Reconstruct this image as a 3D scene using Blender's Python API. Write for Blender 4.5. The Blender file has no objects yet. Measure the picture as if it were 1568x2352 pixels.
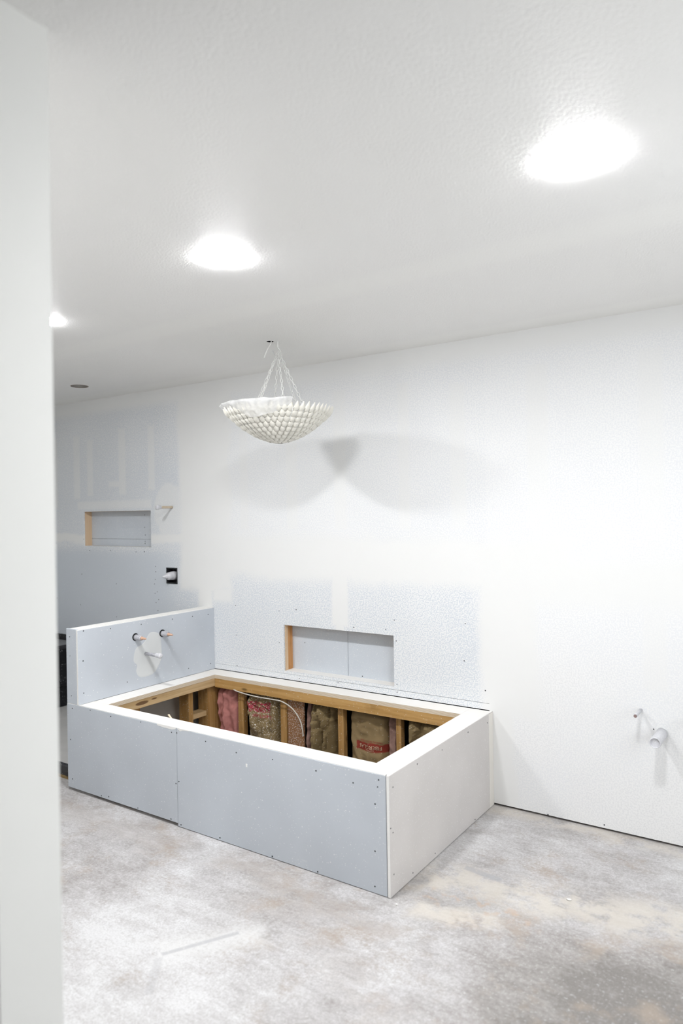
import bpy, bmesh, math, random
from mathutils import Vector, Matrix, noise

scn = bpy.context.scene
C = scn.collection
random.seed(7)
PI = math.pi

# ------------------------------------------------------------------ camera
cam_d = bpy.data.cameras.new('camera')
cam = bpy.data.objects.new('camera', cam_d)
C.objects.link(cam)
scn.camera = cam
cam.location = (1.6503, -3.9972, 1.7698)
cam.rotation_euler = (math.radians(89.992), math.radians(0.92), math.radians(34.254))
cam_d.sensor_fit = 'HORIZONTAL'
cam_d.sensor_width = 24.0
cam_d.lens = 24.0 * 1622.39 / 1568
cam_d.clip_start = 0.05
cam_d.dof.use_dof = True
cam_d.dof.focus_distance = 4.3
cam_d.dof.aperture_fstop = 1.5

# ------------------------------------------------------------------ world and exposure
w = bpy.data.worlds.new('world')
scn.world = w
w.use_nodes = True
w.node_tree.nodes['Background'].inputs[0].default_value = (0.8, 0.85, 0.9, 1)
w.node_tree.nodes['Background'].inputs[1].default_value = 0.3
scn.view_settings.view_transform = 'Standard'
scn.view_settings.look = 'None'
scn.view_settings.gamma = 1
scn.view_settings.exposure = 0.0
scn.view_settings.use_curve_mapping = False
scn.cycles.max_bounces = 6
scn.cycles.diffuse_bounces = 5
scn.cycles.glossy_bounces = 2
scn.cycles.transmission_bounces = 3
scn.cycles.use_adaptive_sampling = True
scn.cycles.adaptive_threshold = 0.07
scn.cycles.adaptive_min_samples = 16
scn.cycles.sample_clamp_indirect = 6.0
scn.cycles.caustics_reflective = False
scn.cycles.caustics_refractive = False
LAMP = 283.0          # radiance of the ceiling light diffusers

# fill light, set in a window added out of view in the right wall
def fill_light(loc, rot, sx, sy, power, col=(0.93, 0.97, 1.0)):
    d = bpy.data.lights.new('added_fill_light', 'AREA'); d.shape = 'RECTANGLE'; d.size = sx; d.size_y = sy
    d.energy = power; d.color = col
    o = bpy.data.objects.new('added_fill_light', d); o.location = loc; o.rotation_euler = rot
    C.objects.link(o)
fill_light((2.53, -1.9, 1.55), (0, math.radians(90), 0), 1.3, 1.7, 32)

# ------------------------------------------------------------------ dimensions (metres)
H = 0.56             # tub deck height
W = 1.2236           # tub deck depth
L = 2.4145           # tub deck length
HC = 2.8094          # ceiling height
T = 0.015            # board thickness
PX = -L + 0.1224     # half wall, tub side face
PH = 1.0393          # half wall height
XI0, XI1, YI0, YI1 = -2.149, -0.139, -1.107, -0.148   # opening in the deck
XL, XR, YF = -4.5, 2.45, -5.4                          # room extents

# ------------------------------------------------------------------ object helpers
def link(o, parent=None):
    C.objects.link(o)
    if parent is not None:
        o.parent = parent
        p, loc = parent, Vector((0, 0, 0))
        while p is not None:
            loc += p.location
            p = p.parent
        o.location = o.location - loc
    return o

def thing(name, label, cat, loc, group=None):
    o = bpy.data.objects.new(name, None)
    o.empty_display_size = 0.05
    o.location = loc
    C.objects.link(o)
    o['label'] = label
    o['category'] = cat
    if group: o['group'] = group
    return o

def tag(o, label, cat, group=None):
    o['label'] = label
    o['category'] = cat
    if group: o['group'] = group
    return o

def obj(name, bm, mat, parent=None, smooth=False, kind=None, label=None):
    me = bpy.data.meshes.new(name)
    if not isinstance(bm, tuple):
        bmesh.ops.recalc_face_normals(bm, faces=bm.faces)
        bm.to_mesh(me); bm.free()
    else:
        me.from_pydata(bm[0], [], bm[1])
    me.materials.append(mat)
    if smooth:
        for p in me.polygons: p.use_smooth = True
    o = bpy.data.objects.new(name, me)
    link(o, parent)
    if kind: o['kind'] = kind
    if label: o['label'] = label
    return o

def box(bm, x0, x1, y0, y1, z0, z1, bev=0.0):
    r = bmesh.ops.create_cube(bm, size=1.0)
    vs = r['verts']
    for v in vs:
        v.co = Vector((x0 + (v.co.x + .5) * (x1 - x0), y0 + (v.co.y + .5) * (y1 - y0), z0 + (v.co.z + .5) * (z1 - z0)))
    if bev > 0:
        es = set(e for v in vs for e in v.link_edges)
        bmesh.ops.bevel(bm, geom=list(es), offset=bev, segments=2, affect='EDGES', profile=0.5)
    return bm

def bx(*a, bev=0.0):
    return box(bmesh.new(), *a, bev=bev)

def frame_of(d):
    d = d.normalized()
    up = Vector((0, 0, 1)) if abs(d.z) < 0.95 else Vector((1, 0, 0))
    a = d.cross(up).normalized()
    return a, d.cross(a).normalized()

def tube(bm, pts, r, seg=10, caps=True):
    """swept round section; r is a number or one per point"""
    pts = [Vector(p) for p in pts]
    n = len(pts)
    rs = r if isinstance(r, (list, tuple)) else [r] * n
    rings = []
    a = None
    for i in range(n):
        d = (pts[min(i + 1, n - 1)] - pts[max(i - 1, 0)])
        if d.length < 1e-9: d = Vector((0, 0, 1))
        d.normalize()
        if a is None:
            a, b = frame_of(d)
        else:
            a = (a - d * a.dot(d)).normalized()
            b = d.cross(a).normalized()
        rings.append([bm.verts.new(pts[i] + (a * math.cos(2 * PI * k / seg) + b * math.sin(2 * PI * k / seg)) * rs[i]) for k in range(seg)])
    for i in range(n - 1):
        for k in range(seg):
            bm.faces.new((rings[i][k], rings[i][(k + 1) % seg], rings[i + 1][(k + 1) % seg], rings[i + 1][k]))
    if caps:
        bm.faces.new(rings[0][::-1]); bm.faces.new(rings[-1])
    return bm

def profile(bm, base, axis, prof, seg=20, caps=True):
    """turned shape: prof = [(distance along axis, radius)]"""
    base = Vector(base); axis = Vector(axis).normalized()
    a, b = frame_of(axis)
    rings = []
    for t, r in prof:
        rings.append([bm.verts.new(base + axis * t + (a * math.cos(2 * PI * k / seg) + b * math.sin(2 * PI * k / seg)) * max(r, 1e-4)) for k in range(seg)])
    for i in range(len(rings) - 1):
        for k in range(seg):
            bm.faces.new((rings[i][k], rings[i][(k + 1) % seg], rings[i + 1][(k + 1) % seg], rings[i + 1][k]))
    if caps:
        bm.faces.new(rings[0][::-1]); bm.faces.new(rings[-1])
    return bm

def torus(bm, c, R, r, n=32, m=6, nrm=(0, 0, 1), sx=1.0):
    c = Vector(c); nv = Vector(nrm).normalized(); a, b = frame_of(nv)
    rings = []
    for i in range(n):
        t = 2 * PI * i / n
        d = a * math.cos(t) * sx + b * math.sin(t)
        cc = c + d * R
        rings.append([bm.verts.new(cc + (d.normalized() * math.cos(2 * PI * k / m) + nv * math.sin(2 * PI * k / m)) * r) for k in range(m)])
    for i in range(n):
        for k in range(m):
            bm.faces.new((rings[i][k], rings[(i + 1) % n][k], rings[(i + 1) % n][(k + 1) % m], rings[i][(k + 1) % m]))
    return bm

def holed_board(u0, u1, v0, v1, holes, t0, t1, plane):
    """board lying in a plane, with rectangular holes cut through it.
    plane 'y': u=x, v=z, thickness along y   plane 'z': u=x, v=y, thickness along z"""
    us = sorted(set([u0, u1] + [h for q in holes for h in q[:2] if u0 < h < u1]))
    vs = sorted(set([v0, v1] + [h for q in holes for h in q[2:] if v0 < h < v1]))
    def P(u, v, t): return (u, t, v) if plane == 'y' else (u, v, t)
    bm = bmesh.new(); cache = {}
    def V(u, v, t):
        k = (u, v, t)
        if k not in cache: cache[k] = bm.verts.new(P(u, v, t))
        return cache[k]
    solid = {}
    for i in range(len(us) - 1):
        for j in range(len(vs) - 1):
            cu, cv = (us[i] + us[i + 1]) / 2, (vs[j] + vs[j + 1]) / 2
            solid[i, j] = not any(q[0] < cu < q[1] and q[2] < cv < q[3] for q in holes)
    for (i, j), s in solid.items():
        if not s: continue
        a, b, c, d = us[i], us[i + 1], vs[j], vs[j + 1]
        for t in (t0, t1):
            bm.faces.new((V(a, c, t), V(b, c, t), V(b, d, t), V(a, d, t)))
        for (di, dj, e) in ((-1, 0, ((a, c), (a, d))), (1, 0, ((b, c), (b, d))), (0, -1, ((a, c), (b, c))), (0, 1, ((a, d), (b, d)))):
            if not solid.get((i + di, j + dj), False):
                (p, q), (r, s2) = e
                bm.faces.new((V(p, q, t0), V(r, s2, t0), V(r, s2, t1), V(p, q, t1)))
    return bm

# ------------------------------------------------------------------ material helpers
class NT:
    def __init__(s, name, rough=0.8, spec=0.3):
        s.m = bpy.data.materials.new(name); s.m.use_nodes = True
        s.n = s.m.node_tree.nodes; s.l = s.m.node_tree.links
        s.b = s.n['Principled BSDF']
        s.b.inputs['Roughness'].default_value = rough
        s.b.inputs['Specular IOR Level'].default_value = spec
        s.co = s.n.new('ShaderNodeTexCoord').outputs['Object']
    def put(s, inp, v):
        if isinstance(v, (int, float)): inp.default_value = v
        elif isinstance(v, tuple): inp.default_value = v if len(v) == 4 or len(inp.default_value) == 3 else (*v, 1)
        else: s.l.new(v, inp)
    def map(s, scale=(1, 1, 1), loc=(0, 0, 0), rot=(0, 0, 0)):
        n = s.n.new('ShaderNodeMapping'); s.l.new(s.co, n.inputs[0])
        n.inputs['Scale'].default_value = scale; n.inputs['Location'].default_value = loc
        n.inputs['Rotation'].default_value = rot
        return n.outputs[0]
    def noise(s, scale, detail=3, rough=0.5, vec=None, dist=0.0):
        n = s.n.new('ShaderNodeTexNoise'); s.l.new(vec if vec is not None else s.co, n.inputs['Vector'])
        n.inputs['Scale'].default_value = scale; n.inputs['Detail'].default_value = detail
        n.inputs['Roughness'].default_value = rough; n.inputs['Distortion'].default_value = dist
        return n.outputs['Fac']
    def vor(s, scale, vec=None, feature='F1', rnd=1.0):
        n = s.n.new('ShaderNodeTexVoronoi'); s.l.new(vec if vec is not None else s.co, n.inputs['Vector'])
        n.inputs['Scale'].default_value = scale; n.feature = feature
        n.inputs['Randomness'].default_value = rnd
        return n.outputs['Distance'], n.outputs['Color']
    def math(s, op, a, b=0.0, c=None, clamp=False):
        n = s.n.new('ShaderNodeMath'); n.operation = op; n.use_clamp = clamp
        s.put(n.inputs[0], a); s.put(n.inputs[1], b)
        if c is not None: s.put(n.inputs[2], c)
        return n.outputs[0]
    def step(s, v, a, b, o0=0.0, o1=1.0):
        n = s.n.new('ShaderNodeMapRange'); n.interpolation_type = 'SMOOTHSTEP'
        s.put(n.inputs[0], v); s.put(n.inputs[1], a); s.put(n.inputs[2], b)
        n.inputs[3].default_value = o0; n.inputs[4].default_value = o1
        return n.outputs[0]
    def mix(s, f, a, b):
        n = s.n.new('ShaderNodeMix'); n.data_type = 'RGBA'
        s.put(n.inputs[0], f); s.put(n.inputs[6], a); s.put(n.inputs[7], b)
        return n.outputs[2]
    def ramp(s, f, stops):
        n = s.n.new('ShaderNodeValToRGB'); s.l.new(f, n.inputs[0])
        e = n.color_ramp.elements
        while len(e) < len(stops): e.new(0.5)
        for q, (p, c) in zip(e, stops): q.position = p; q.color = (*c, 1)
        return n.outputs[0]
    def sep(s, v=None):
        n = s.n.new('ShaderNodeSeparateXYZ'); s.l.new(v if v is not None else s.co, n.inputs[0]); return n.outputs
    def comb(s, x, y, z):
        n = s.n.new('ShaderNodeCombineXYZ'); s.put(n.inputs[0], x); s.put(n.inputs[1], y); s.put(n.inputs[2], z); return n.outputs[0]
    def rect(s, U, V, u0, u1, v0, v1, soft):
        """soft-edged rectangle mask"""
        a = s.math('SUBTRACT', s.math('ABSOLUTE', s.math('SUBTRACT', U, (u0 + u1) / 2)), (u1 - u0) / 2)
        b = s.math('SUBTRACT', s.math('ABSOLUTE', s.math('SUBTRACT', V, (v0 + v1) / 2)), (v1 - v0) / 2)
        return s.step(s.math('MAXIMUM', a, b), soft, -soft)
    def strip(s, U, V, ax, ay, bx_, by_, hw, soft):
        """soft strip along a segment"""
        dx, dy = bx_ - ax, by_ - ay; ln = math.hypot(dx, dy); dx /= ln; dy /= ln
        u = s.math('ADD', s.math('MULTIPLY', U, dx), s.math('MULTIPLY', V, dy))
        v = s.math('ADD', s.math('MULTIPLY', U, -dy), s.math('MULTIPLY', V, dx))
        c0 = ax * dx + ay * dy; c1 = -ax * dy + ay * dx
        return s.rect(u, v, c0, c0 + ln, c1 - hw, c1 + hw, soft)
    def col(s, c): s.put(s.b.inputs['Base Color'], c)
    def bump(s, h, strength=0.3, dist=0.01):
        n = s.n.new('ShaderNodeBump'); s.l.new(h, n.inputs['Height'])
        n.inputs['Strength'].default_value = strength; n.inputs['Distance'].default_value = dist
        s.l.new(n.outputs[0], s.b.inputs['Normal'])

def srgb(r, g, b):
    f = lambda c: (c / 255 / 12.92) if c / 255 <= 0.04045 else ((c / 255 + 0.055) / 1.055) ** 2.4
    return (f(r), f(g), f(b))

def dust(t, cov, scale=70.0, col=(0.82, 0.82, 0.82), base=None, big=0.0):
    """fine white compound spatter over a base colour; cov = 0..1 coverage (number or socket)"""
    n1 = t.noise(scale, 2, 0.6)
    thr = t.math('SUBTRACT', 0.80, t.math('MULTIPLY', cov, 0.42))
    m = t.step(n1, thr, t.math('ADD', thr, 0.07))
    d, c = t.vor(scale * 0.75)
    cr = t.sep(c)[0]
    dots = t.math('MULTIPLY', t.step(d, 0.24, 0.12), t.math('GREATER_THAN', cr, t.math('SUBTRACT', 0.90, t.math('MULTIPLY', cov, 0.35))))
    m = t.math('MAXIMUM', m, dots)
    return t.mix(t.math('MULTIPLY', m, 0.85), base, col)

BLUE = (0.590, 0.628, 0.680)
MUD = (0.785, 0.785, 0.78)

def m_board(name, cov=0.12, base=BLUE):
    t = NT(name, 0.75, 0.25)
    low = t.noise(2.2, 3, 0.5)
    b = t.mix(t.step(low, 0.3, 0.75), tuple(c * 0.95 for c in base), tuple(min(1, c * 1.04) for c in base))
    c = dust(t, cov, 150, base=b)
    d2, c2 = t.vor(42)
    fl = t.math('MULTIPLY', t.step(d2, 0.16, 0.08), t.math('GREATER_THAN', t.sep(c2)[0], 1.0 - cov * 1.3))
    c = t.mix(t.math('MULTIPLY', fl, 0.8), c, MUD)
    # scuffs
    sc = t.noise(7, 4, 0.6, vec=t.map((0.6, 1, 3.5), rot=(0, 0.35, 0)), dist=1.0)
    c = t.mix(t.math('MULTIPLY', t.step(sc, 0.69, 0.75), 0.18), c, MUD)
    t.col(c)
    return t.m

def m_wall():
    """back wall: raw blue-grey board, spatter, feathered compound over joints, screws and corners"""
    t = NT('taped_drywall', 0.7, 0.2)
    x, y, z = t.sep()
    wob = t.math('MULTIPLY', t.math('SUBTRACT', t.noise(2.2, 3, 0.55), 0.5), 0.14)
    X = t.math('ADD', x, wob); Z = t.math('ADD', z, wob)
    fine = t.math('MULTIPLY', t.math('SUBTRACT', t.noise(9, 4, 0.6), 0.5), 0.05)
    X = t.math('ADD', X, fine); Z = t.math('ADD', Z, fine)
    R = lambda *a: t.rect(X, Z, *a)
    Rs = lambda *a: t.rect(x, z, *a)
    # solid compound
    bands = [
        R(-2.66, -2.10, 1.17, 2.95, 0.04),       # wide band above the half wall
        Rs(-2.46, -2.31, 1.03, 1.25, 0.02),
        Rs(-2.30, -2.10, 1.09, 1.20, 0.03),
        R(-2.2, 0.5, 1.28, 1.60, 0.06),          # horizontal joint over the tub
        R(-0.075, 0.30, 0.55, 1.5, 0.04),        # wide white area right of the tub
        Rs(-0.075, 2.6, 1.22, 1.50, 0.09),
        Rs(-1.165, -1.03, 0.985, 1.35, 0.018),   # drip of tape down to the niche
        Rs(-1.135, -1.065, 0.945, 1.05, 0.012),
        Rs(-4.6, 2.6, 2.69, 2.9, 0.05),          # ceiling angle
        Rs(-4.6, -4.36, 1.5, 2.9, 0.05),         # corner
        R(-4.4, -2.6, 1.53, 1.61, 0.02),         # joint band in the shower
        R(-0.05, 0.14, -0.1, 0.6, 0.02),
    ]
    m = bands[0]
    for b in bands[1:]: m = t.math('MAXIMUM', m, b)
    # thinner strips over screws: partly covering
    strips = [
        (-4.36, -4.30, 1.85, 2.50), (-3.85, -3.77, 1.95, 2.45), (-4.05, -3.96, 1.93, 2.50), (-3.41, -3.32, 1.95, 2.52),
        (-3.03, -2.95, 1.98, 2.52), (-3.55, -3.40, 2.02, 2.07), (-4.0, -3.0, 1.83, 1.90), (-1.55, -1.45, 1.65, 2.6), (-1.13, -1.03, 1.65, 2.6), (-0.62, -0.54, 1.65, 2.6),
        (0.24, 0.36, 1.5, 2.6), (0.85, 0.97, 0.8, 2.6), (-0.25, -0.15, 1.65, 2.55), (-2.0, -1.92, 1.65, 2.5),
    ]
    s2 = None
    for a in strips:
        q = Rs(*a, 0.016)
        s2 = q if s2 is None else t.math('MAXIMUM', s2, q)
    # round patch behind the shower arm
    dx = t.math('SUBTRACT', X, -2.78); dz = t.math('MULTIPLY', t.math('SUBTRACT', Z, 1.80), 0.75)
    rr = t.math('SQRT', t.math('ADD', t.math('MULTIPLY', dx, dx), t.math('MULTIPLY', dz, dz)))
    s2 = t.math('MAXIMUM', s2, t.step(rr, 0.19, 0.16))
    m = t.math('MAXIMUM', m, t.math('MULTIPLY', s2, 0.6))
    # spatter: heavy on the tub wall and above, light low in the shower
    low = t.math('MULTIPLY', t.step(z, 1.52, 1.35), t.step(x, -2.35, -2.6))
    right = t.math('MULTIPLY', t.step(z, 1.25, 0.8), t.step(x, -0.1, 0.1))
    cov = t.math('SUBTRACT', 0.80, t.math('MULTIPLY', low, 0.58))
    cov = t.math('SUBTRACT', cov, t.math('MULTIPLY', t.math('MULTIPLY', t.step(z, 1.5, 1.62), t.step(x, -2.6, -2.7)), t.step(z, 2.7, 1.9, 0.02, 0.15)))
    edge = t.math('MULTIPLY', t.step(x, -3.0, -2.66), low)
    cov = t.math('ADD', cov, t.math('MULTIPLY', edge, 0.45))
    lown = t.noise(1.6, 2, 0.5)
    cov = t.math('ADD', cov, t.math('MULTIPLY', t.math('SUBTRACT', lown, 0.5), 0.35))
    # upper and right areas carry a thin wash of compound
    wash = t.math('MAXIMUM', t.math('MULTIPLY', t.step(z, 1.5, 1.62), t.step(x, -2.7, -2.6, 0.24, 0.76)), t.math('MULTIPLY', t.step(x, -0.12, 0.0), 0.88))
    base = t.mix(wash, BLUE, (0.775, 0.78, 0.795))
    base = t.mix(t.math('MULTIPLY', t.math('MULTIPLY', right, t.step(lown, 0.35, 0.7)), 0.30), base, (0.70, 0.685, 0.66))  # warm grey low on the right: dimmer light put into the colour
    c = t.mix(t.math('MULTIPLY', cov, 0.20), base, MUD)
    c = dust(t, cov, 120, base=c, col=(0.82, 0.82, 0.82))
    c = t.mix(m, c, MUD)
    t.col(c)
    hgt = t.math('ADD', t.math('MULTIPLY', m, 1.0), t.math('MULTIPLY', t.noise(140, 2), 0.15))
    t.bump(hgt, 0.15, 0.002)
    return t.m

def m_ceiling():
    t = NT('orange_peel_ceiling', 0.58, 0.25)
    x, y, z = t.sep()
    n = t.noise(1.5, 3, 0.5)
    c = t.mix(n, (0.80, 0.79, 0.77), (0.835, 0.83, 0.82))
    seam = t.math('MAXIMUM', t.rect(x, y, -6, 4, -0.20, 0.1, 0.04), t.rect(x, y, -6, 4, -1.36, -1.16, 0.05))
    c = t.mix(t.math('MULTIPLY', seam, 0.5), c, (0.85, 0.845, 0.82))
    t.col(c)
    h = t.math('ADD', t.noise(110, 2, 0.6), t.math('MULTIPLY', t.step(t.noise(150, 1, 0.4), 0.42, 0.65), 0.5))
    h = t.math('MULTIPLY', h, t.math('SUBTRACT', 1.0, t.math('MULTIPLY', seam, 0.6)))
    t.bump(h, 0.36, 0.0045)
    return t.m

def m_floor():
    t = NT('dusty_concrete', 0.85, 0.2)
    x, y, z = t.sep()
    a = t.noise(1.3, 5, 0.6, dist=0.3)
    b = t.noise(5.5, 6, 0.68, vec=t.map((1, 1.3, 1), loc=(3.1, 1.2, 0)), dist=0.4)
    g = t.noise(60, 4, 0.7)
    st = t.noise(9, 6, 0.7, vec=t.map((0.6, 2.2, 1), rot=(0, 0, -0.5)), dist=0.5)
    m = t.math('ADD', t.math('MULTIPLY', a, 0.42), t.math('ADD', t.math('MULTIPLY', b, 0.34), t.math('MULTIPLY', st, 0.24)))
    m = t.math('ADD', m, t.math('MULTIPLY', t.math('SUBTRACT', g, 0.5), 0.34))
    # dustier towards the doorway on the left, corner shading on the right painted in as darker colour
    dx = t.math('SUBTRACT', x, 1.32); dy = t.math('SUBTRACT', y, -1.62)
    corner_shade = t.step(t.math('SQRT', t.math('ADD', t.math('MULTIPLY', dx, dx), t.math('MULTIPLY', dy, dy))), 1.0, 0.15)
    m = t.math('SUBTRACT', m, t.math('MULTIPLY', corner_shade, 0.30))
    dx = t.math('SUBTRACT', x, -0.55); dy = t.math('SUBTRACT', y, -2.25)
    thick = t.step(t.math('SQRT', t.math('ADD', t.math('MULTIPLY', dx, dx), t.math('MULTIPLY', dy, dy))), 0.9, 0.1)
    m = t.math('ADD', m, t.math('MULTIPLY', thick, 0.10))
    c = t.ramp(m, [(0.29, (0.22, 0.205, 0.195)), (0.41, (0.35, 0.33, 0.32)), (0.50, (0.455, 0.44, 0.44)), (0.64, (0.62, 0.615, 0.62))])
    c = t.mix(t.step(t.noise(120, 4, 0.75), 0.58, 0.30, 0.0, 0.38), c, (0.34, 0.325, 0.315))
    c = t.mix(t.step(t.noise(75, 3, 0.7, vec=t.map(loc=(5, 5, 5))), 0.56, 0.70, 0.0, 0.40), c, (0.72, 0.72, 0.72))
    # brown stains
    br = t.math('MULTIPLY', t.step(t.noise(3.4, 5, 0.65, vec=t.map(loc=(7, 2, 0))), 0.50, 0.64), t.step(m, 0.58, 0.42))
    c = t.mix(t.math('MULTIPLY', br, 0.55), c, (0.40, 0.33, 0.27))
    for (p, hw, k) in (((-2.3, -1.42, -1.2, -1.40), 0.10, 0.35), ((-0.9, -1.34, 0.15, -1.46), 0.05, 0.6), ((-0.15, -1.62, 0.5, -1.95), 0.03, 0.35), ((-0.6, -1.60, -0.2, -1.52), 0.05, 0.3)):
        s = t.math('MULTIPLY', t.strip(t.math('ADD', x, t.math('MULTIPLY', t.math('SUBTRACT', b, 0.5), 0.5)), t.math('ADD', y, t.math('MULTIPLY', t.math('SUBTRACT', b, 0.5), 0.5)), *p, hw, 0.07), t.step(g, 0.25, 0.6))
        c = t.mix(t.math('MULTIPLY', s, k), c, (0.37, 0.325, 0.29))
    # spilled compound swept along in front of the box end
    wob = t.math('MULTIPLY', t.math('SUBTRACT', t.noise(4, 4, 0.6), 0.5), 0.25)
    X = t.math('ADD', x, wob); Y = t.math('ADD', y, wob)
    sw = t.strip(X, Y, 0.02, -0.95, 1.6, -0.66, 0.13, 0.09)
    sw = t.math('MAXIMUM', sw, t.strip(X, Y, 0.08, -1.25, 0.45, -1.15, 0.07, 0.05))
    sw = t.math('MAXIMUM', sw, t.math('MULTIPLY', t.strip(X, Y, 0.02, -0.04, 2.4, -0.04, 0.05, 0.05), 0.8))
    sw = t.math('MULTIPLY', sw, t.step(t.noise(6, 5, 0.7), 0.38, 0.55))
    c = t.mix(t.math('MULTIPLY', sw, 0.75), c, (0.60, 0.56, 0.505))
    # orange-brown scuffs beside it
    sc = t.math('MULTIPLY', t.strip(X, Y, 0.10, -1.08, 0.62, -1.05, 0.06, 0.05), t.step(t.noise(14, 4, 0.6), 0.5, 0.62))
    c = t.mix(t.math('MULTIPLY', sc, 0.6), c, (0.50, 0.38, 0.29))
    # thick white scrape with a uncovered streak in it
    wh = t.math('MULTIPLY', t.strip(X, Y, -0.62, -2.10, -0.32, -1.74, 0.07, 0.07), t.step(g, 0.25, 0.55, 0.5, 1.0))
    c = t.mix(t.math('MULTIPLY', wh, 0.8), c, (0.64, 0.635, 0.63))
    for (p, hw) in (((-0.571, -2.069, -0.411, -1.792), 0.011), ((0.164, -0.777, 0.359, -0.80), 0.02), ((-0.564, -2.091, -0.43, -2.26), 0.016)):
        s = t.math('MULTIPLY', t.strip(x, y, *p, hw, 0.006), t.step(g, 0.3, 0.5))
        c = t.mix(t.math('MULTIPLY', s, 0.62 if hw != 0.016 else 0.28), c, (0.37, 0.37, 0.39))
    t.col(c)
    t.bump(t.math('ADD', g, t.math('MULTIPLY', b, 1.5)), 0.25, 0.004)
    return t.m

def m_wood(name, ca, cb, dustcov=0.0, axis='x', scale=1.0, knots=True, rough=0.7):
    t = NT(name, rough, 0.25)
    sc = {'x': (0.5, 9, 9), 'y': (9, 0.5, 9), 'z': (9, 9, 0.5)}[axis]
    v = t.map(tuple(q * scale for q in sc))
    g = t.noise(4, 4, 0.6, vec=v, dist=0.6)
    c = t.mix(t.step(g, 0.3, 0.7), ca, cb)
    if knots:
        kv = {'x': (1, 3.0, 3.0), 'y': (3.0, 1, 3.0), 'z': (3.0, 3.0, 1)}[axis]
        d, cc = t.vor(4.0, vec=t.map(kv))
        k = t.math('MULTIPLY', t.step(d, 0.16, 0.05), t.math('GREATER_THAN', t.sep(cc)[0], 0.55))
        c = t.mix(t.math('MULTIPLY', k, 0.75), c, tuple(q * 0.22 for q in ca))
        n2 = t.noise(6, 4, 0.6)
        c = t.mix(t.math('MULTIPLY', t.step(n2, 0.56, 0.75), 0.35), c, tuple(q * 0.45 for q in ca))
    if axis == 'y':
        x, y, z = t.sep()
        for (ky, kz, a, b) in ((-0.835, 0.505, 0.062, 0.014), (-0.73, 0.512, 0.028, 0.006)):
            e = t.math('ADD', t.math('POWER', t.math('ABSOLUTE', t.math('DIVIDE', t.math('SUBTRACT', y, ky), a)), 2.0), t.math('POWER', t.math('ABSOLUTE', t.math('DIVIDE', t.math('SUBTRACT', z, kz), b)), 2.0))
            c = t.mix(t.step(e, 1.0, 0.55, 0.0, 0.85), c, (0.10, 0.045, 0.02))
    if dustcov > 0: c = dust(t, dustcov, 110, base=c, col=(0.72, 0.69, 0.65))
    t.col(c)
    t.bump(g, 0.2, 0.002)
    return t.m

def m_paper(name, base, red=None, dustcov=0.2):
    t = NT(name, 0.75, 0.2)
    x, y, z = t.sep()
    n = t.noise(12, 4, 0.6)
    c = t.mix(n, tuple(q * 0.7 for q in base), tuple(min(1, q * 1.25) for q in base))
    if red:
        wob = t.math('MULTIPLY', t.math('SUBTRACT', t.noise(20, 3), 0.5), 0.02)
        X = t.math('ADD', x, wob); Z = t.math('ADD', z, wob)
        for (a, rc, amt, br) in red:
            r = t.rect(X, Z, *a, 0.004)
            if br: r = t.math('MULTIPLY', r, t.step(t.noise(75, 2, 0.6), 0.40, 0.52))
            c = t.mix(t.math('MULTIPLY', r, amt), c, rc)
    c = dust(t, dustcov, 120, base=c, col=(0.68, 0.64, 0.58))
    t.col(c)
    t.bump(t.noise(45, 3), 0.25, 0.004)
    return t.m

def m_flat(name, col, rough=0.6, metal=0.0, spec=0.4, var=0.0, nscale=40, bump=0.0):
    t = NT(name, rough, spec)
    t.b.inputs['Metallic'].default_value = metal
    n = t.noise(nscale, 3, 0.6)
    c = t.mix(n, tuple(q * (1 - var) for q in col), tuple(min(1, q * (1 + var)) for q in col))
    t.col(c)
    if bump: t.bump(n, bump, 0.003)
    return t.m

def m_spat(name, base, dot, cov, scale=110, rough=0.6, spec=0.3):
    t = NT(name, rough, spec)
    n = t.noise(6, 3)
    b = t.mix(n, tuple(q * 0.7 for q in base), tuple(min(1, q * 1.3) for q in base))
    t.col(dust(t, cov, scale, base=b, col=dot))
    return t.m

WALL = m_wall()
CEIL = m_ceiling()
FLOOR = m_floor()
BOARD = m_board('cement_board', 0.20, base=(0.52, 0.553, 0.600))
BOARDN = m_board('niche_board', 0.42)
ENDB = m_board('pale_end_board', 0.03, base=(0.64, 0.615, 0.60))  # paler, pinker base than the front boards
PAINT = m_flat('primed_wall', (0.83, 0.83, 0.81), 0.6, spec=0.3, var=0.02, nscale=3, bump=0.03)
WHITE_EDGE = m_flat('gypsum_edge', (0.80, 0.79, 0.77), 0.9, var=0.05, nscale=120)
DUSTY_PLY = NT('dusty_plywood', 0.8, 0.2)
_t = DUSTY_PLY
_x, _y, _z = _t.sep()
_g = _t.noise(5, 4, 0.6, vec=_t.map((0.8, 8, 8)))
_top = _t.mix(_g, (0.80, 0.775, 0.74), (0.84, 0.83, 0.815))
_top = _t.mix(_t.math('MULTIPLY', _t.step(_t.noise(2.5, 5, 0.6), 0.5, 0.75), 0.35), _top, (0.78, 0.70, 0.60))
_pl = _t.math('FRACT', _t.math('MULTIPLY', _z, 160.0))
_edge = _t.mix(_t.step(_pl, 0.35, 0.65), (0.52, 0.41, 0.28), (0.74, 0.66, 0.55))
_t.col(_t.mix(_t.step(_z, H - 0.0015, H - 0.0005), _edge, _top))
PLY = DUSTY_PLY.m
PINE = m_wood('pine_lumber', (0.40, 0.225, 0.07), (0.53, 0.32, 0.12), 0.20, 'x')
PINEY = m_wood('pine_lumber_left', (0.46, 0.31, 0.15), (0.60, 0.43, 0.24), 0.05, 'y')
PINEZ = m_wood('pine_stud', (0.31, 0.165, 0.05), (0.44, 0.26, 0.10), 0.26, 'z')
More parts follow.
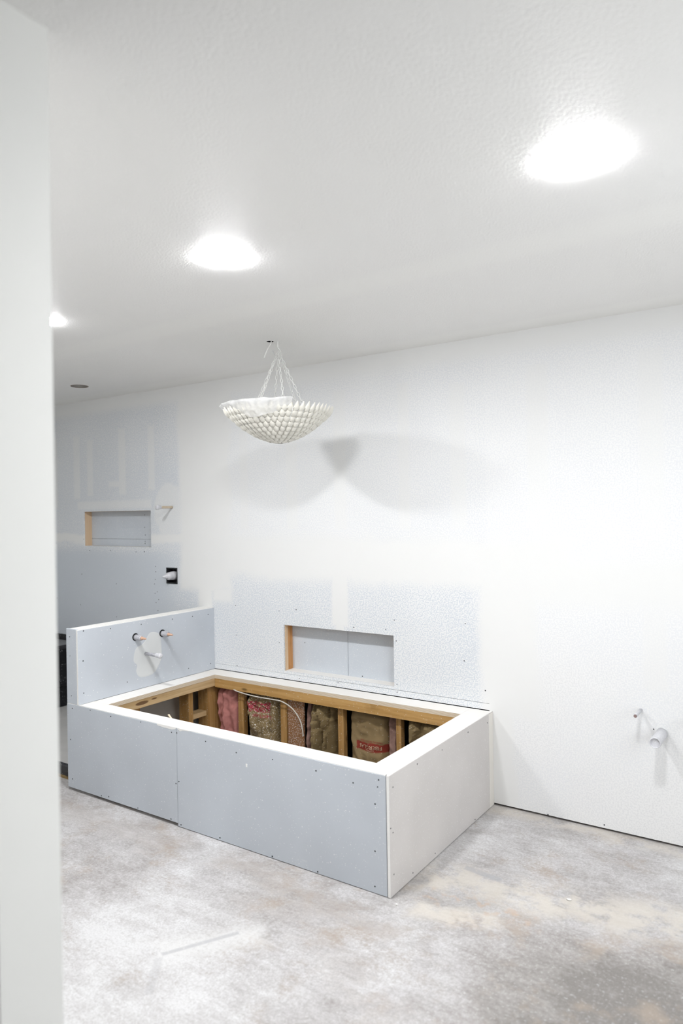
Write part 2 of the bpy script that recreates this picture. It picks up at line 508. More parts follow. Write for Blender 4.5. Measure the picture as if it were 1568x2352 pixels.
DARKWOOD = m_wood('shaded_bottom_plate', (0.16, 0.09, 0.05), (0.24, 0.14, 0.08), 0.05, 'x')
NICHEW = m_wood('fir_niche_stud', (0.50, 0.235, 0.085), (0.62, 0.33, 0.14), 0.05, 'z')
NICHEL = m_wood('pale_niche_stud', (0.66, 0.47, 0.30), (0.72, 0.55, 0.38), 0.25, 'z', knots=False)
BROWN = m_spat('dusty_brown_sheathing', (0.24, 0.115, 0.05), (0.62, 0.55, 0.50), 0.60, 120)
KRAFT_A = m_paper('kraft_paper_red_print', (0.215, 0.155, 0.075), [((-1.875, -1.66, 0.325, 0.395), (0.32, 0.02, 0.05), 0.92, True), ((-1.80, -1.62, 0.292, 0.31), (0.32, 0.03, 0.06), 0.7, True)], 0.52)
KRAFT_B = m_paper('kraft_paper_red_label', (0.24, 0.17, 0.085), [((-0.925, -0.70, 0.203, 0.256), (0.22, 0.02, 0.015), 0.9, False)], 0.12)
KRAFT_C = m_paper('crumpled_kraft_paper', (0.20, 0.145, 0.07), None, 0.26)
PINK = m_flat('pink_fibreglass', (0.43, 0.185, 0.165), 0.95, spec=0.05, var=0.35, nscale=22, bump=0.8)
GREYFLUFF = m_flat('grey_pink_fibreglass', (0.24, 0.15, 0.125), 0.95, spec=0.05, var=0.5, nscale=25, bump=0.8)
LINER = m_spat('black_shower_liner', (0.018, 0.018, 0.021), (0.60, 0.60, 0.62), 0.28, 95, 0.35, 0.5)
LINERTOP = m_flat('dusty_liner_top', (0.20, 0.205, 0.215), 0.6, var=0.35, nscale=30)
MORTAR = m_flat('shower_floor_mortar', (0.52, 0.51, 0.50), 0.9, var=0.12, nscale=7, bump=0.1)
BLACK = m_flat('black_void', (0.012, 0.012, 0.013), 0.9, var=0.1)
SCREW = m_flat('dark_screw', (0.05, 0.055, 0.06), 0.5, metal=0.3, var=0.2)
PVC = m_spat('dusty_white_pipe', (0.62, 0.62, 0.65), (0.85, 0.85, 0.85), 0.5, 140, 0.6)
TAPE = m_spat('spattered_masking_tape', (0.36, 0.36, 0.39), (0.85, 0.85, 0.86), 0.55, 190, 0.7)
COPPER = m_spat('dusty_copper', (0.55, 0.33, 0.22), (0.82, 0.80, 0.77), 0.45, 250, 0.45)
BRASS = m_spat('dusty_brass_pipe', (0.46, 0.38, 0.28), (0.80, 0.78, 0.74), 0.50, 220, 0.5)
CABLE = m_flat('dusty_white_cable', (0.60, 0.57, 0.52), 0.7, var=0.15)
PETAL = m_flat('cream_petal', (0.74, 0.72, 0.655), 0.55, var=0.03)
LAMPWHITE = m_flat('white_enamel', (0.82, 0.82, 0.80), 0.45, var=0.03)
STEEL = m_flat('can_reflector', (0.55, 0.53, 0.50), 0.35, metal=0.7, var=0.1)
MUDM = m_flat('joint_compound', (0.63, 0.645, 0.65), 0.85, var=0.04, nscale=8)
SPLINT = m_flat('pale_splinter_wood', (0.78, 0.66, 0.50), 0.8, var=0.1)
PRINT = m_flat('tan_print', (0.48, 0.36, 0.24), 0.8, var=0.15)
REDPRINT = m_flat('red_print', (0.26, 0.035, 0.025), 0.8, var=0.2)

_e = NT('lit_diffuser')
_e.b.inputs['Base Color'].default_value = (0.9, 0.9, 0.9, 1)
_e.b.inputs['Emission Color'].default_value = (0.98, 0.99, 1.0, 1)
_e.b.inputs['Emission Strength'].default_value = LAMP
GLOW = _e.m

_f = NT('plastic_film', 0.25, 0.5)
_f.b.inputs['Base Color'].default_value = (0.95, 0.95, 0.95, 1)
_tr = _f.n.new('ShaderNodeBsdfTranslucent'); _tr.inputs[0].default_value = (0.9, 0.9, 0.9, 1)
_tp = _f.n.new('ShaderNodeBsdfTransparent')
_m1 = _f.n.new('ShaderNodeMixShader'); _m1.inputs[0].default_value = 0.35
_f.l.new(_f.b.outputs[0], _m1.inputs[1]); _f.l.new(_tr.outputs[0], _m1.inputs[2])
_m2 = _f.n.new('ShaderNodeMixShader')
_f.l.new(_f.step(_f.noise(18, 3), 0.35, 0.7, 0.25, 0.6), _m2.inputs[0])
_f.l.new(_m1.outputs[0], _m2.inputs[1]); _f.l.new(_tp.outputs[0], _m2.inputs[2])
_f.l.new(_m2.outputs[0], _f.n['Material Output'].inputs[0])
FILM = _f.m

# ------------------------------------------------------------------ setting
def struct_empty(name, loc):
    o = bpy.data.objects.new(name, None); o.location = loc; o.empty_display_size = 0.05
    C.objects.link(o); o['kind'] = 'structure'
    return o

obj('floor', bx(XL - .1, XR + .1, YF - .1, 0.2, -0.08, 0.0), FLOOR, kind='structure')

def ceiling_mesh(holes):
    """slab with round holes (x, y, r)"""
    sq = [(x - r * 1.6, x + r * 1.6, y - r * 1.6, y + r * 1.6) for x, y, r in holes]
    bm = holed_board(XL - .1, XR + .1, YF - .1, 0.2, sq, HC, HC + 0.013, 'z')
    for (x, y, r), (a, b, c, d) in zip(holes, sq):
        n = 32
        for z in (HC, HC + 0.013):
            inner, outer = [], []
            for k in range(n):
                t = 2 * PI * k / n + PI / 4
                inner.append(bm.verts.new((x + r * math.cos(t), y + r * math.sin(t), z)))
                q = 1 / max(abs(math.cos(t)), abs(math.sin(t)))
                outer.append(bm.verts.new((x + r * 1.6 * math.cos(t) * q, y + r * 1.6 * math.sin(t) * q, z)))
            for k in range(n):
                bm.faces.new((inner[k], inner[(k + 1) % n], outer[(k + 1) % n], outer[k]))
    return bm
CAN = (-3.25, -0.495, 0.066)
HOLE = (-1.105, -0.69, 0.022)
obj('ceiling', ceiling_mesh([CAN, HOLE]), CEIL, kind='structure')

# back wall with its boards
NT_ = (-1.5957, -0.6764, 0.6226, 0.9567)
NS_ = (-3.913, -3.0076, 1.4981, 1.8081)
VB_ = (-2.822, -2.70, 1.207, 1.331)
wb = struct_empty('wall_back', (0, 0, 0))
def wboard(x0, x1, z0, z1, holes=()):
    return obj('drywall_board', holed_board(x0, x1, z0, z1, list(holes), 0.0, 0.0127, 'y'), WALL, wb)
wboard(XL, -2.66, 1.555, HC, [(NS_[0], NS_[1], 1.555, NS_[3])])
wboard(XL, -2.305, 0.668, 1.555, [(NS_[0], NS_[1], NS_[2], 1.555), VB_])
wboard(-2.66, -0.02, 1.555, HC)
wboard(-0.02, XR, 1.45, HC)
wboard(-2.305, -0.02, 0.6045, 1.555, [NT_])
wboard(-2.305, -1.14, H + 0.004, 0.603)
wboard(-1.139, -0.02, H + 0.004, 0.602)
wboard(-0.02, XR, 0.013, 1.45)
wboard(XL, -2.42, 0.02, 0.62)
# framing cavity behind the wall boards
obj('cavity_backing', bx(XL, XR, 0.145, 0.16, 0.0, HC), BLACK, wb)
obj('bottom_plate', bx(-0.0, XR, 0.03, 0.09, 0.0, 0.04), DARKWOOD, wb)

# tub niche
obj('niche_board', bx(NT_[0], -1.105, 0.1, 0.112, NT_[2] - .02, NT_[3] + .03), BOARDN, wb)
obj('niche_board', bx(-1.1015, NT_[1] + .03, 0.1, 0.112, NT_[2] - .02, NT_[3] + .03), BOARDN, wb)
obj('niche_stud', bx(NT_[0] - .04, NT_[0] + 0.001, 0.013, 0.1, NT_[2] - .02, NT_[3] + .03), NICHEW, wb)
obj('niche_stud', bx(NT_[0] - .02, NT_[0] + 0.006, 0.013, 0.040, NT_[2], NT_[3] + .03), NICHEL, wb)
obj('niche_stud', bx(NT_[1] - .001, NT_[1] + 0.04, 0.013, 0.1, NT_[2] - .02, NT_[3] + .03), PINEZ, wb)
obj('niche_header', bx(NT_[0] - .04, NT_[1] + 0.04, 0.013, 0.1, NT_[3] - .001, NT_[3] + .04), PINE, wb)
obj('niche_sill', bx(NT_[0] - .0, NT_[1] + 0.0, 0.0135, 0.0995, NT_[2] - .038, NT_[2] + .0008), WHITE_EDGE, wb)
# shower niche
obj('niche_board', bx(NS_[0], NS_[1] + .02, 0.085, 0.097, 1.5625, NS_[3] + .03), BOARDN, wb)
obj('niche_board', bx(NS_[0], NS_[1] + .02, 0.085, 0.097, NS_[2] - .02, 1.5605), BOARDN, wb)
obj('niche_stud', bx(NS_[0] - .04, NS_[0] + 0.001, 0.013, 0.085, NS_[2] - .02, NS_[3] + .03), NICHEL, wb)
obj('niche_stud', bx(NS_[1] - .001, NS_[1] + 0.04, 0.013, 0.085, NS_[2] - .02, NS_[3] + .03), PINEZ, wb)
obj('niche_header', bx(NS_[0] - .04, NS_[1] + 0.04, 0.013, 0.085, NS_[3] - .001, NS_[3] + .04), PINE, wb)
obj('niche_sill', bx(NS_[0], NS_[1], 0.0135, 0.0845, NS_[2] - .038, NS_[2] + .0005), WHITE_EDGE, wb)

def screws(name, pts, plane, val, parent, r=0.0042, out=-1):
    """small sunk screw heads; plane 'y': pts=(x,z), plane 'x': pts=(y,z); out = side that faces the room"""
    bm = bmesh.new()
    for (u, v) in pts:
        if plane == 'y': b, a = (u, val, v), (0, out, 0)
        else: b, a = (val, u, v), (out, 0, 0)
        rr = r * random.uniform(0.8, 1.1)
        profile(bm, b, a, [(-0.0005, rr), (0.0006, rr), (0.0009, rr * 0.6), (0.0002, rr * 0.45)], 10)
    return obj(name, bm, SCREW, parent, kind='stuff')

SCR_FRONT = [(-2.36,0.532),(-2.175,0.547),(-1.974,0.538),(-1.698,0.546),(-1.435,0.528),(-1.392,0.532),(-1.165,0.522),(-0.939,0.501),(-0.689,0.51),(-2.383,0.328),(-2.369,0.076),(-2.077,0.03),(-2.006,0.039),(-1.736,0.029),(-1.451,0.03),(-1.381,0.258),(-1.405,0.242),(-1.369,0.016),(-1.068,0.017),(-0.414,0.506),(-0.197,0.491),(-0.056,0.533),(-0.062,0.499),(-0.077,0.417),(-0.081,0.198),(-0.701,0.012),(-0.413,0.012),(-0.085,0.034)]
SCR_END = [(-0.084,0.513),(-0.356,0.53),(-0.681,0.525),(-0.952,0.534),(-1.19,0.5),(-1.216,0.32),(-1.196,0.293),(-0.28,0.015),(-0.778,0.027),(-1.014,0.03),(-1.193,0.1)]
SCR_PONY = [(-1.18,1.03),(-0.972,1.015),(-0.714,1.007),(-0.428,1.005),(-0.229,0.999),(-0.065,0.993),(-1.186,0.838),(-1.185,0.631),(-0.841,0.631),(-0.277,0.615),(-0.047,0.609)]
SCR_PEND = [(-2.375,0.992),(-2.375,0.869),(-2.366,0.612)]
SCR_TUBWALL = [(-2.064,1.068),(-1.636,1.055),(-1.478,1.074),(-2.062,0.842),(-2.058,0.609),(-0.669,1.058),(-0.736,0.993),(-0.657,0.923),(-0.168,1.073),(-0.179,0.844),(-1.123,0.593),(-0.657,0.64),(-0.656,0.59),(-0.044,0.679),(-1.46,0.583),(-1.639,0.823),(-0.986,0.986)]
SCR_TN = [(-1.481,0.821),(-0.987,0.634)]
SCR_SH = [(-3.832,1.457),(-3.539,1.462),(-3.2,1.456),(-3.093,1.46),(-2.958,1.339),(-2.956,1.295),(-2.963,1.23),(-2.975,1.192),(-2.942,1.129),(-2.968,1.115),(-2.925,1.064),(-2.958,1.038),(-4.348,1.293),(-3.952,1.24),(-3.468,1.172),(-4.338,0.999),(-3.978,0.958),(-4.34,1.52),(-3.916,1.559),(-2.936,0.972),(-3.472,0.882)]
SCR_SN = [(-3.184,1.771),(-3.185,1.664),(-3.178,1.598),(-3.183,1.544),(-3.184,1.525)]
SCR_RW = [(0.898,0.597),(0.326,0.016),(0.638,0.03)]
screws('screw_heads', SCR_TUBWALL + SCR_SH + SCR_RW, 'y', 0.0, wb)
screws('screw_heads', SCR_TN, 'y', 0.1, wb)
screws('screw_heads', SCR_SN, 'y', 0.085, wb)

obj('wall_left', bx(XL - .1, XL, YF, 0.16, 0, HC), PAINT, kind='structure')
bm = bmesh.new()
for a in ((YF, -2.75, 0, HC), (-1.05, 0.16, 0, HC), (-2.75, -1.05, 0, .9), (-2.75, -1.05, 2.2, HC)): box(bm, XR, XR + .1, *a)
obj('wall_right', bm, PAINT, kind='structure')
obj('wall_front', bx(XL, XR, YF - .1, YF, 0, HC), PAINT, kind='structure')
def added_window(name, loc):
    return struct_empty(name, loc)
wn = added_window('added_window_1', (XR + .05, -1.9, 0.9))  # unseen window, added as the opening for the fill light
bm = bmesh.new()
for a in ((-2.75, -2.70, .9, 2.2), (-1.10, -1.05, .9, 2.2), (-1.92, -1.88, .95, 2.15), (-2.70, -1.10, .9, .95), (-2.70, -1.10, 2.15, 2.2)): box(bm, XR + .02, XR + .07, *a)
obj('added_window_frame', bm, LAMPWHITE, wn)
# partition the camera looks past: its end is the pale strip on the left
obj('wall_doorway', bx(XL, 0.299, -3.235, -3.0965, 0, HC), PAINT, kind='structure')

# ------------------------------------------------------------------ tub deck
td = thing('tub_deck', 'bathtub deck frame boxed in grey board with an open top showing studs', 'tub deck', (-L / 2, -W / 2, 0))
seam = -1.3935
def front_board(x0, x1, z0, z1, n):
    """board whose paper-torn top edge wanders a little"""
    bm = bmesh.new()
    fr, bk = [], []
    for i in range(n + 1):
        x = x0 + (x1 - x0) * i / n
        dz = -0.0025 * abs(noise.noise(Vector((x * 9, 3.3, 0)))) * 2
        fr.append((bm.verts.new((x, -W, z0)), bm.verts.new((x, -W, z1 - 0.004 + dz)), bm.verts.new((x, -W + 0.003, z1))))
        bk.append((bm.verts.new((x, -W + T, z0)), bm.verts.new((x, -W + T, z1))))
    for i in range(n):
        a, b = fr[i], fr[i + 1]; c, d = bk[i], bk[i + 1]
        bm.faces.new((a[0], b[0], b[1], a[1])); bm.faces.new((a[1], b[1], b[2], a[2]))
        bm.faces.new((a[2], b[2], d[1], c[1])); bm.faces.new((c[1], d[1], d[0], c[0])); bm.faces.new((c[0], d[0], b[0], a[0]))
    for f, b in ((fr[0], bk[0]), (fr[-1], bk[-1])):
        bm.faces.new((f[0], f[1], f[2], b[1], b[0]))
    return bm
obj('front_panel', front_board(-L, seam - 0.0012, 0.020, H + 0.001, 40), BOARD, td)
obj('front_panel', front_board(seam + 0.0012, -T - 0.004, 0.004, H + 0.001, 60), BOARD, td)
obj('end_panel', bx(-T, 0.0, -W, -0.0005, 0.004, H + 0.001, bev=0.0012), ENDB, td, label='end panel facing right, paler and pinkish')
obj('corner_edge_strip', bx(-T + .0005, -0.001, -W - 0.0012, -W + 0.001, 0.004, H), WHITE_EDGE, td, label='white cut edge of the end panel')
obj('top_edge_strip', bx(-L + .001, -T - 0.004, -W + 0.0012, -W + T - 0.0015, H - .002, H + 0.0022), WHITE_EDGE, td)
obj('top_edge_strip', bx(-T + 0.001, -0.0015, -W + 0.001, -0.001, H - .002, H + 0.0024), WHITE_EDGE, td)
screws('screw_heads', SCR_FRONT, 'y', -W, td)
screws('screw_heads', SCR_END, 'x', 0.0, td, out=1)
bm = bx(-0.872, -0.862, -W - .0012, -W + .001, 0.438, 0.455, bev=0.0005)
obj('compound_daub', bm, WHITE_EDGE, td)
obj('compound_strip', bx(0.0, 0.0009, -0.062, -0.001, 0.004, H - .004), m_flat('shade_tinted_compound', (0.78, 0.755, 0.71), 0.85, var=0.02, nscale=6), td, label='joint compound, tinted cream for the shade, down the back edge of the end panel')  # real compound; the shade's cream tint is put into its colour
for pts in (((-1.56, .561), (-1.552, .550), (-1.50, .546), (-1.43, .545), (-1.405, .551), (-1.396, .561)), ((-1.391, .561), (-1.384, .553), (-1.362, .546), (-1.345, .553), (-1.30, .556), (-1.27, .561))):
    bm = bmesh.new()
    a = [bm.verts.new((x, -W - .0008, z)) for x, z in pts]; b = [bm.verts.new((x, -W + .0015, z)) for x, z in pts]
    bm.faces.new(a); bm.faces.new(b[::-1])
    for i in range(len(a)): bm.faces.new((a[i], a[(i + 1) % len(a)], b[(i + 1) % len(a)], b[i]))
    obj('torn_paper_edge', bm, WHITE_EDGE, td)
PT = 0.028
obj('deck_board', bx(-L + .002, XI1, -W + T + 0.002, YI0, H - PT, H), PLY, td)
obj('deck_board', bx(PX + .001, XI1, YI1, -0.005, H - PT, H), PLY, td)
obj('deck_board', bx(PX + .001, XI0, YI0 + .0008, YI1 - .0008, H - PT, H), PLY, td)
obj('deck_board', bx(XI1 + .0008, -T - .002, -W + T + 0.002, -0.005, H - PT, H), PLY, td)
zh0, zh1 = 0.467, H - PT
obj('rim_joist', bx(XI0 - .0, XI1 + .03, YI1, YI1 + .038, zh0, zh1), PINE, td)
obj('rim_joist', bx(XI0 - .038, XI0 - .002, YI0, YI1 + .038, zh0 + .008, zh1), PINEY, td)
obj('rim_joist', bx(XI0, XI1, YI0 - .038, YI0 - .002, zh0, zh1), PINE, td)
obj('rim_joist', bx(XI1 + .002, XI1 + .04, YI0, YI1, zh0, zh1), PINEY, td)
for (a, b) in ((-1.955, -1.903), (-1.551, -1.497), (-1.056, -1.012), (-0.607, -0.571)):
    obj('stud', bx(a, b, -0.105, -0.062, 0.0, zh0), PINEZ, td)
obj('sheathing_board', bx(-1.490, -1.350, -0.100, -0.085, 0.0, zh0 + .02), BROWN, td, label='wide brown board speckled with white dust')
for (a, b) in ((-0.376, -0.333), (-0.185, -0.02), (-0.86, -0.82)):
    obj('stud', bx(-2.29, -2.192, a, b, 0.0, zh0 + .01), PINEZ, td)
obj('blocking', bx(-2.285, -2.205, -0.332, -0.186, 0.255, 0.29), PINEY, td)
obj('bottom_plate', bx(-2.188, -0.05, -0.110, -0.03, 0.0, 0.038), PINE, td)
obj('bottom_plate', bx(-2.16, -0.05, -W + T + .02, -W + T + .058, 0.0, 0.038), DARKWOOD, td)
for x in (-1.95, -1.42, -1.0, -0.6, -0.07):
    obj('stud', bx(x - .019, x + .019, -W + T + .001, -W + T + .04, 0.038, zh0), PINEZ, td)
for y in (-0.85, -0.45):
    obj('stud', bx(-T - .041, -T - .001, y - .019, y + .019, 0.0, H - PT), PINEZ, td)

# ------------------------------------------------------------------ half wall beside the tub
hw = thing('half_wall', 'waist-high stub wall in grey board at the left end of the tub deck', 'half wall', ((-L + PX) / 2, -W / 2, H))
Z0 = H + 0.0015
obj('side_panel', bx(PX - T, PX, -W, -0.0012, Z0, PH - 0.002, bev=0.001), BOARD, hw)
obj('end_panel', bx(-L, PX - T - .0035, -W, -W + T, Z0, PH + 0.004, bev=0.003), BOARD, hw)
obj('side_panel', bx(-L, -L + T, -W + T + .001, -0.0012, Z0, PH - 0.002), BOARD, hw)
obj('side_panel', bx(-L, -L + T, -W + T + .001, -0.0012, 0.088, Z0 - .001), BOARD, td)
obj('edge_strip', bx(PX - T + .001, PX - .0012, -W - .0012, -W + .002, Z0, PH - .001), WHITE_EDGE, hw, label='white cut edge of the side panel')
obj('top_board', bx(-L + T + .001, PX - T - .001, -W + T + .001, -0.0012, PH - .04, PH + 0.003), WHITE_EDGE, hw)
obj('top_edge_strip', bx(PX - T + .0005, PX - .0012, -W + .001, -0.002, PH - .003, PH + 0.0005), WHITE_EDGE, hw)
for y in (-1.18, -0.86, -0.6, -0.25):
    obj('stud', bx(-L + T + .001, PX - T - .001, y - .019, y + .019, Z0 + .04, PH - .041), PINEZ, hw)
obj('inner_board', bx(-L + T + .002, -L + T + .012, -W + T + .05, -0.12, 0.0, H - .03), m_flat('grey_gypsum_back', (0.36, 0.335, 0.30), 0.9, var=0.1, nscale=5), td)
screws('screw_heads', SCR_PONY, 'x', PX, hw, out=1)
screws('screw_heads', SCR_PEND, 'y', -W, hw, r=0.0035)
patch = [(-0.635,0.941),(-0.552,0.919),(-0.533,0.838),(-0.535,0.744),(-0.573,0.673),(-0.621,0.639),(-0.699,0.633),(-0.745,0.648),(-0.766,0.689),(-0.758,0.73),(-0.787,0.765),(-0.767,0.846),(-0.714,0.867),(-0.679,0.892)]
def blob(pts, x, t, n=5):
    """thin feathered daub with rounded outline on a plane x=const"""
    m = len(pts); out = []
    for i in range(m):
        p0, p1, p2, p3 = [Vector(pts[(i + k - 1) % m]) for k in range(4)]
        for k in range(n):
            s = k / n
            out.append(0.5 * ((2 * p1) + (p2 - p0) * s + (2 * p0 - 5 * p1 + 4 * p2 - p3) * s * s + (3 * p1 - p0 - 3 * p2 + p3) * s ** 3))
    c = sum(out, Vector((0, 0))) / len(out)
    bm = bmesh.new()
    a = [bm.verts.new((x - .0003, p.x, p.y)) for p in out]
    b = [bm.verts.new((x + t, *(c + (p - c) * 0.93))) for p in out]
    for i in range(len(out)):
        j = (i + 1) % len(out)
        bm.faces.new((a[i], a[j], b[j], b[i]))
    bm.faces.new(b)
    return bm
obj('compound_patch', blob(patch, PX, 0.0008), MUDM, hw, label='pale smear of joint compound around the spout pipe')

# pipes coming out of the half wall
def valve(y, z, name, label):
    t = thing(name, label, 'pipe', (PX, y, z), 'valve stubs on the half wall')
    bm = bmesh.new(); profile(bm, (PX - .0005, y, z), (1, 0, 0), [(0, 0.0265), (0.0012, 0.0265)], 20)
    obj('wall_hole', bm, BLACK, t)
    bm = bmesh.new(); profile(bm, (PX + .0002, y + .001, z - .002), (1, 0.03, -0.03), [(0, .019), (.012, .0205), (.024, .0195), (.04, .0205), (.052, .0185), (.060, .0170), (.062, .013)], 18)
    obj('taped_body', bm, TAPE, t, smooth=True)
    bm = bmesh.new(); profile(bm, (PX + .058, y, z - .003), (1, 0, -0.02), [(0, .011), (.014, .0112), (.016, .008), (.040, .0075), (.042, .0045), (.052, .004)], 14)
    obj('copper_stem', bm, COPPER, t, smooth=True)
    return t
valve(-0.766, 0.927, 'valve_stub', 'taped valve stub with copper tip, left of two on the half wall')
valve(-0.526, 0.917, 'valve_stub', 'taped valve stub with copper tip, right of two on the half wall')
t = thing('spout_stub', 'capped spattered pipe stub sticking out below the two valve stubs', 'pipe', (PX, -.678, .797))
bm = bmesh.new(); profile(bm, (PX - .001, -.678, .797), (1, .02, -.02), [(0, .0125), (.04, .012), (.09, .0125), (.118, .012)], 16)
obj('pipe', bm, TAPE, t, smooth=True)
bm = bmesh.new(); profile(bm, (PX + .105, -.676, .795), (1, .02, -.02), [(0, .014), (.004, .0155), (.030, .016), (.036, .0185), (.044, .0185), (.050, .015), (.052, .008)], 18)
obj('cap', bm, PVC, t, smooth=True)

# ------------------------------------------------------------------ insulation between the studs
def crumple(x, z, seed, amp, fold=0.0):
    a = noise.noise(Vector((x * 5, z * 4, seed)))
    w = 0.05 * noise.noise(Vector((x * 5, z * 5, seed + 4)))
    r = 1 - 2.4 * abs(noise.noise(Vector(((x + w) * 9 + seed, (z - w) * 4 + x * 3, seed * 2.1))))
    q = 1 - 2.4 * abs(noise.noise(Vector(((x - z) * 10, (z + x + w) * 12 + seed, seed * 1.3))))
    return amp * (0.6 * a + 0.55 * r + 0.3 * q) + fold * (1 - 2.5 * abs(noise.noise(Vector((x * 15, z * 2.0, seed)))))
def batt_mesh(x0, x1, z0, z1, y, bulge, seed, amp, fold=0.0, nx=36, nz=44, lean=0.0):
    vs, fs = [], []
    for back in (0, 1):
        for j in range(nz + 1):
            for i in range(nx + 1):
                s, r = i / nx, j / nz
                x = x0 + (x1 - x0) * s; z = z0 + (z1 - z0) * r
                e = min(1, min(s, 1 - s) * 6) ** 0.5
                if back: vs.append((x, -0.004, z))
                else:
                    yy = y - bulge * math.sin(PI * s) ** 0.6 - crumple(x, z, seed, amp, fold) * e + lean * (1 - r)
                    ef = min(1, min(s, 1 - s) * 9) ** 0.6 * min(1, (1 - r) * 7 + 0.25) ** 0.5
                    yy = -0.015 + (yy + 0.015) * ef
                    vs.append((x + 0.004 * noise.noise(Vector((z * 30, seed, s))), max(-0.140, min(yy, -0.008)), z))
    N = (nx + 1) * (nz + 1)
    for j in range(nz):
        for i in range(nx):
            a = j * (nx + 1) + i
            fs.append((a, a + 1, a + nx + 2, a + nx + 1))
            fs.append((N + a, N + a + nx + 1, N + a + nx + 2, N + a + 1))
    for j in range(nz):
        a = j * (nx + 1); b = a + nx
        fs.append((a, a + nx + 1, N + a + nx + 1, N + a)); fs.append((b, N + b, N + b + nx + 1, b + nx + 1))
    for i in range(nx):
        fs.append((i, N + i, N + i + 1, i + 1)); a = nz * (nx + 1) + i
        fs.append((a, a + 1, N + a + 1, N + a))
    return (vs, fs)
G = 'insulation batts inside the tub deck'
def batt(label, mat, *a, smooth=False, **k):
    o = obj('insulation_batt', batt_mesh(*a, **k), mat, smooth=smooth)
    return tag(o, label, 'insulation', G)
batt('pink fibreglass batt in the left corner of the tub deck', PINK, -2.186, -1.962, 0.04, 0.462, -0.045, 0.03, 3.1, 0.045, 0.030, smooth=True)
b1 = batt('brown paper insulation batt with faded red print, left of the speckled board', KRAFT_A, -1.888, -1.575, 0.04, 0.462, -0.050, 0.035, 8.7, 0.060, 0.012, nx=18, nz=22)
batt('crumpled brown paper batt between the speckled board and the middle stud', KRAFT_C, -1.30, -1.065, 0.04, 0.462, -0.055, 0.02, 5.5, 0.060, 0.060, nx=16, nz=24)
batt('loose grey fluffy insulation beside the speckled board', GREYFLUFF, -1.345, -1.305, 0.04, 0.462, -0.045, 0.02, 1.5, 0.03, 0.01, nx=12)
b2p = (-1.000, -0.690, 0.04, 0.462, -0.045, 0.042, 12.3, 0.030)
batt('bulging brown paper insulation batt with dark red printed label', KRAFT_B, *b2p, smooth=True)
batt('narrow pinkish batt strip left of the last stud', GREYFLUFF, -0.688, -0.617, 0.04, 0.462, -0.045, 0.02, 2.5, 0.02, 0.01, nx=12)
batt('crumpled brown paper batt in the right corner of the tub deck', KRAFT_C, -0.560, -0.06, 0.04, 0.462, -0.055, 0.02, 9.9, 0.070, 0.06, nx=24, nz=22)
# printing on the label batt: upside down, as it hangs
def surf_y(x, z):
    x0, x1, z0, z1, y, bulge, seed, amp = b2p
    s = (x - x0) / (x1 - x0)
    e = min(1, min(s, 1 - s) * 6) ** 0.5
    ef = min(1, min(s, 1 - s) * 9) ** 0.6
    return -0.015 + (y - bulge * math.sin(PI * s) ** 0.6 - crumple(x, z, seed, amp, 0) * e + 0.015) * ef
def printed(txt, size, cx, cz, mat, xs=1.0):
    cu = bpy.data.curves.new('print', 'FONT'); cu.body = txt; cu.size = size
    cu.align_x = 'CENTER'; cu.align_y = 'CENTER'; cu.resolution_u = 2
    to = bpy.data.objects.new('print_tmp', cu); C.objects.link(to)
    bpy.context.view_layer.update()
    me = bpy.data.meshes.new_from_object(to.evaluated_get(bpy.context.evaluated_depsgraph_get()))
    bpy.data.objects.remove(to)
    bm = bmesh.new(); bm.from_mesh(me)
    bmesh.ops.triangulate(bm, faces=bm.faces)
    bmesh.ops.subdivide_edges(bm, edges=[e for e in bm.edges if e.calc_length() > size * .35], cuts=1)
    for v in bm.verts:
        x = cx - v.co.x * xs; z = cz - v.co.y
        v.co = (x, surf_y(x, z) - 0.0035, z)
    bm.normal_update()
    me2 = bpy.data.meshes.new('printed_text'); bm.to_mesh(me2); bm.free(); me2.materials.append(mat)
    return me2
b2 = [o for o in bpy.data.objects if o.get('label', '').startswith('bulging brown')][0]
for me in (printed('FIBERGLAS', 0.034, -0.812, 0.232, PRINT, 1.05), printed('THERMAL INSULATION', 0.016, -0.805, 0.268, REDPRINT, 1.0), printed('CORNING', 0.012, -0.812, 0.211, PRINT, 1.1)):
    o = bpy.data.objects.new('printed_text', me); link(o, b2)

# cable drooping along the rim joist
def bez(P, n=12):
    P = [Vector(p) for p in P]; out = []
    for i in range(len(P) - 1):
        p0 = P[max(i - 1, 0)]; p1 = P[i]; p2 = P[i + 1]; p3 = P[min(i + 2, len(P) - 1)]
        for k in range(n):
            s = k / n
            out.append(0.5 * ((2 * p1) + (p2 - p0) * s + (2 * p0 - 5 * p1 + 4 * p2 - p3) * s * s + (3 * p1 - p0 - 3 * p2 + p3) * s ** 3))
    out.append(P[-1]); return out
bm = bmesh.new()
tube(bm, bez([(-2.02, -.10, .478), (-1.93, -.156, .468), (-1.75, -.157, .452), (-1.60, -.157, .452), (-1.50, -.148, .445), (-1.42, -.130, .40), (-1.36, -.122, .32), (-1.345, -.112, .22)]), 0.0042, 8)
tag(obj('electrical_cable', bm, CABLE, smooth=True), 'thin white cable drooping under the back rim of the tub deck', 'cable')
bm = bmesh.new()
bmesh.ops.create_cube(bm, size=1.0)
for v in bm.verts: v.co = Vector((v.co.x * .19, v.co.y * .012, v.co.z * .004))
bmesh.ops.rotate(bm, verts=bm.verts, cent=(0, 0, 0), matrix=Matrix.Rotation(0.62, 3, 'Y') @ Matrix.Rotation(-0.1, 3, 'Z'))
bmesh.ops.translate(bm, verts=bm.verts, vec=(-1.575, -1.06, 0.500))
tag(obj('wood_splinter', bm, SPLINT), 'pale wood sliver leaning inside the front rim of the tub deck', 'wood scrap')

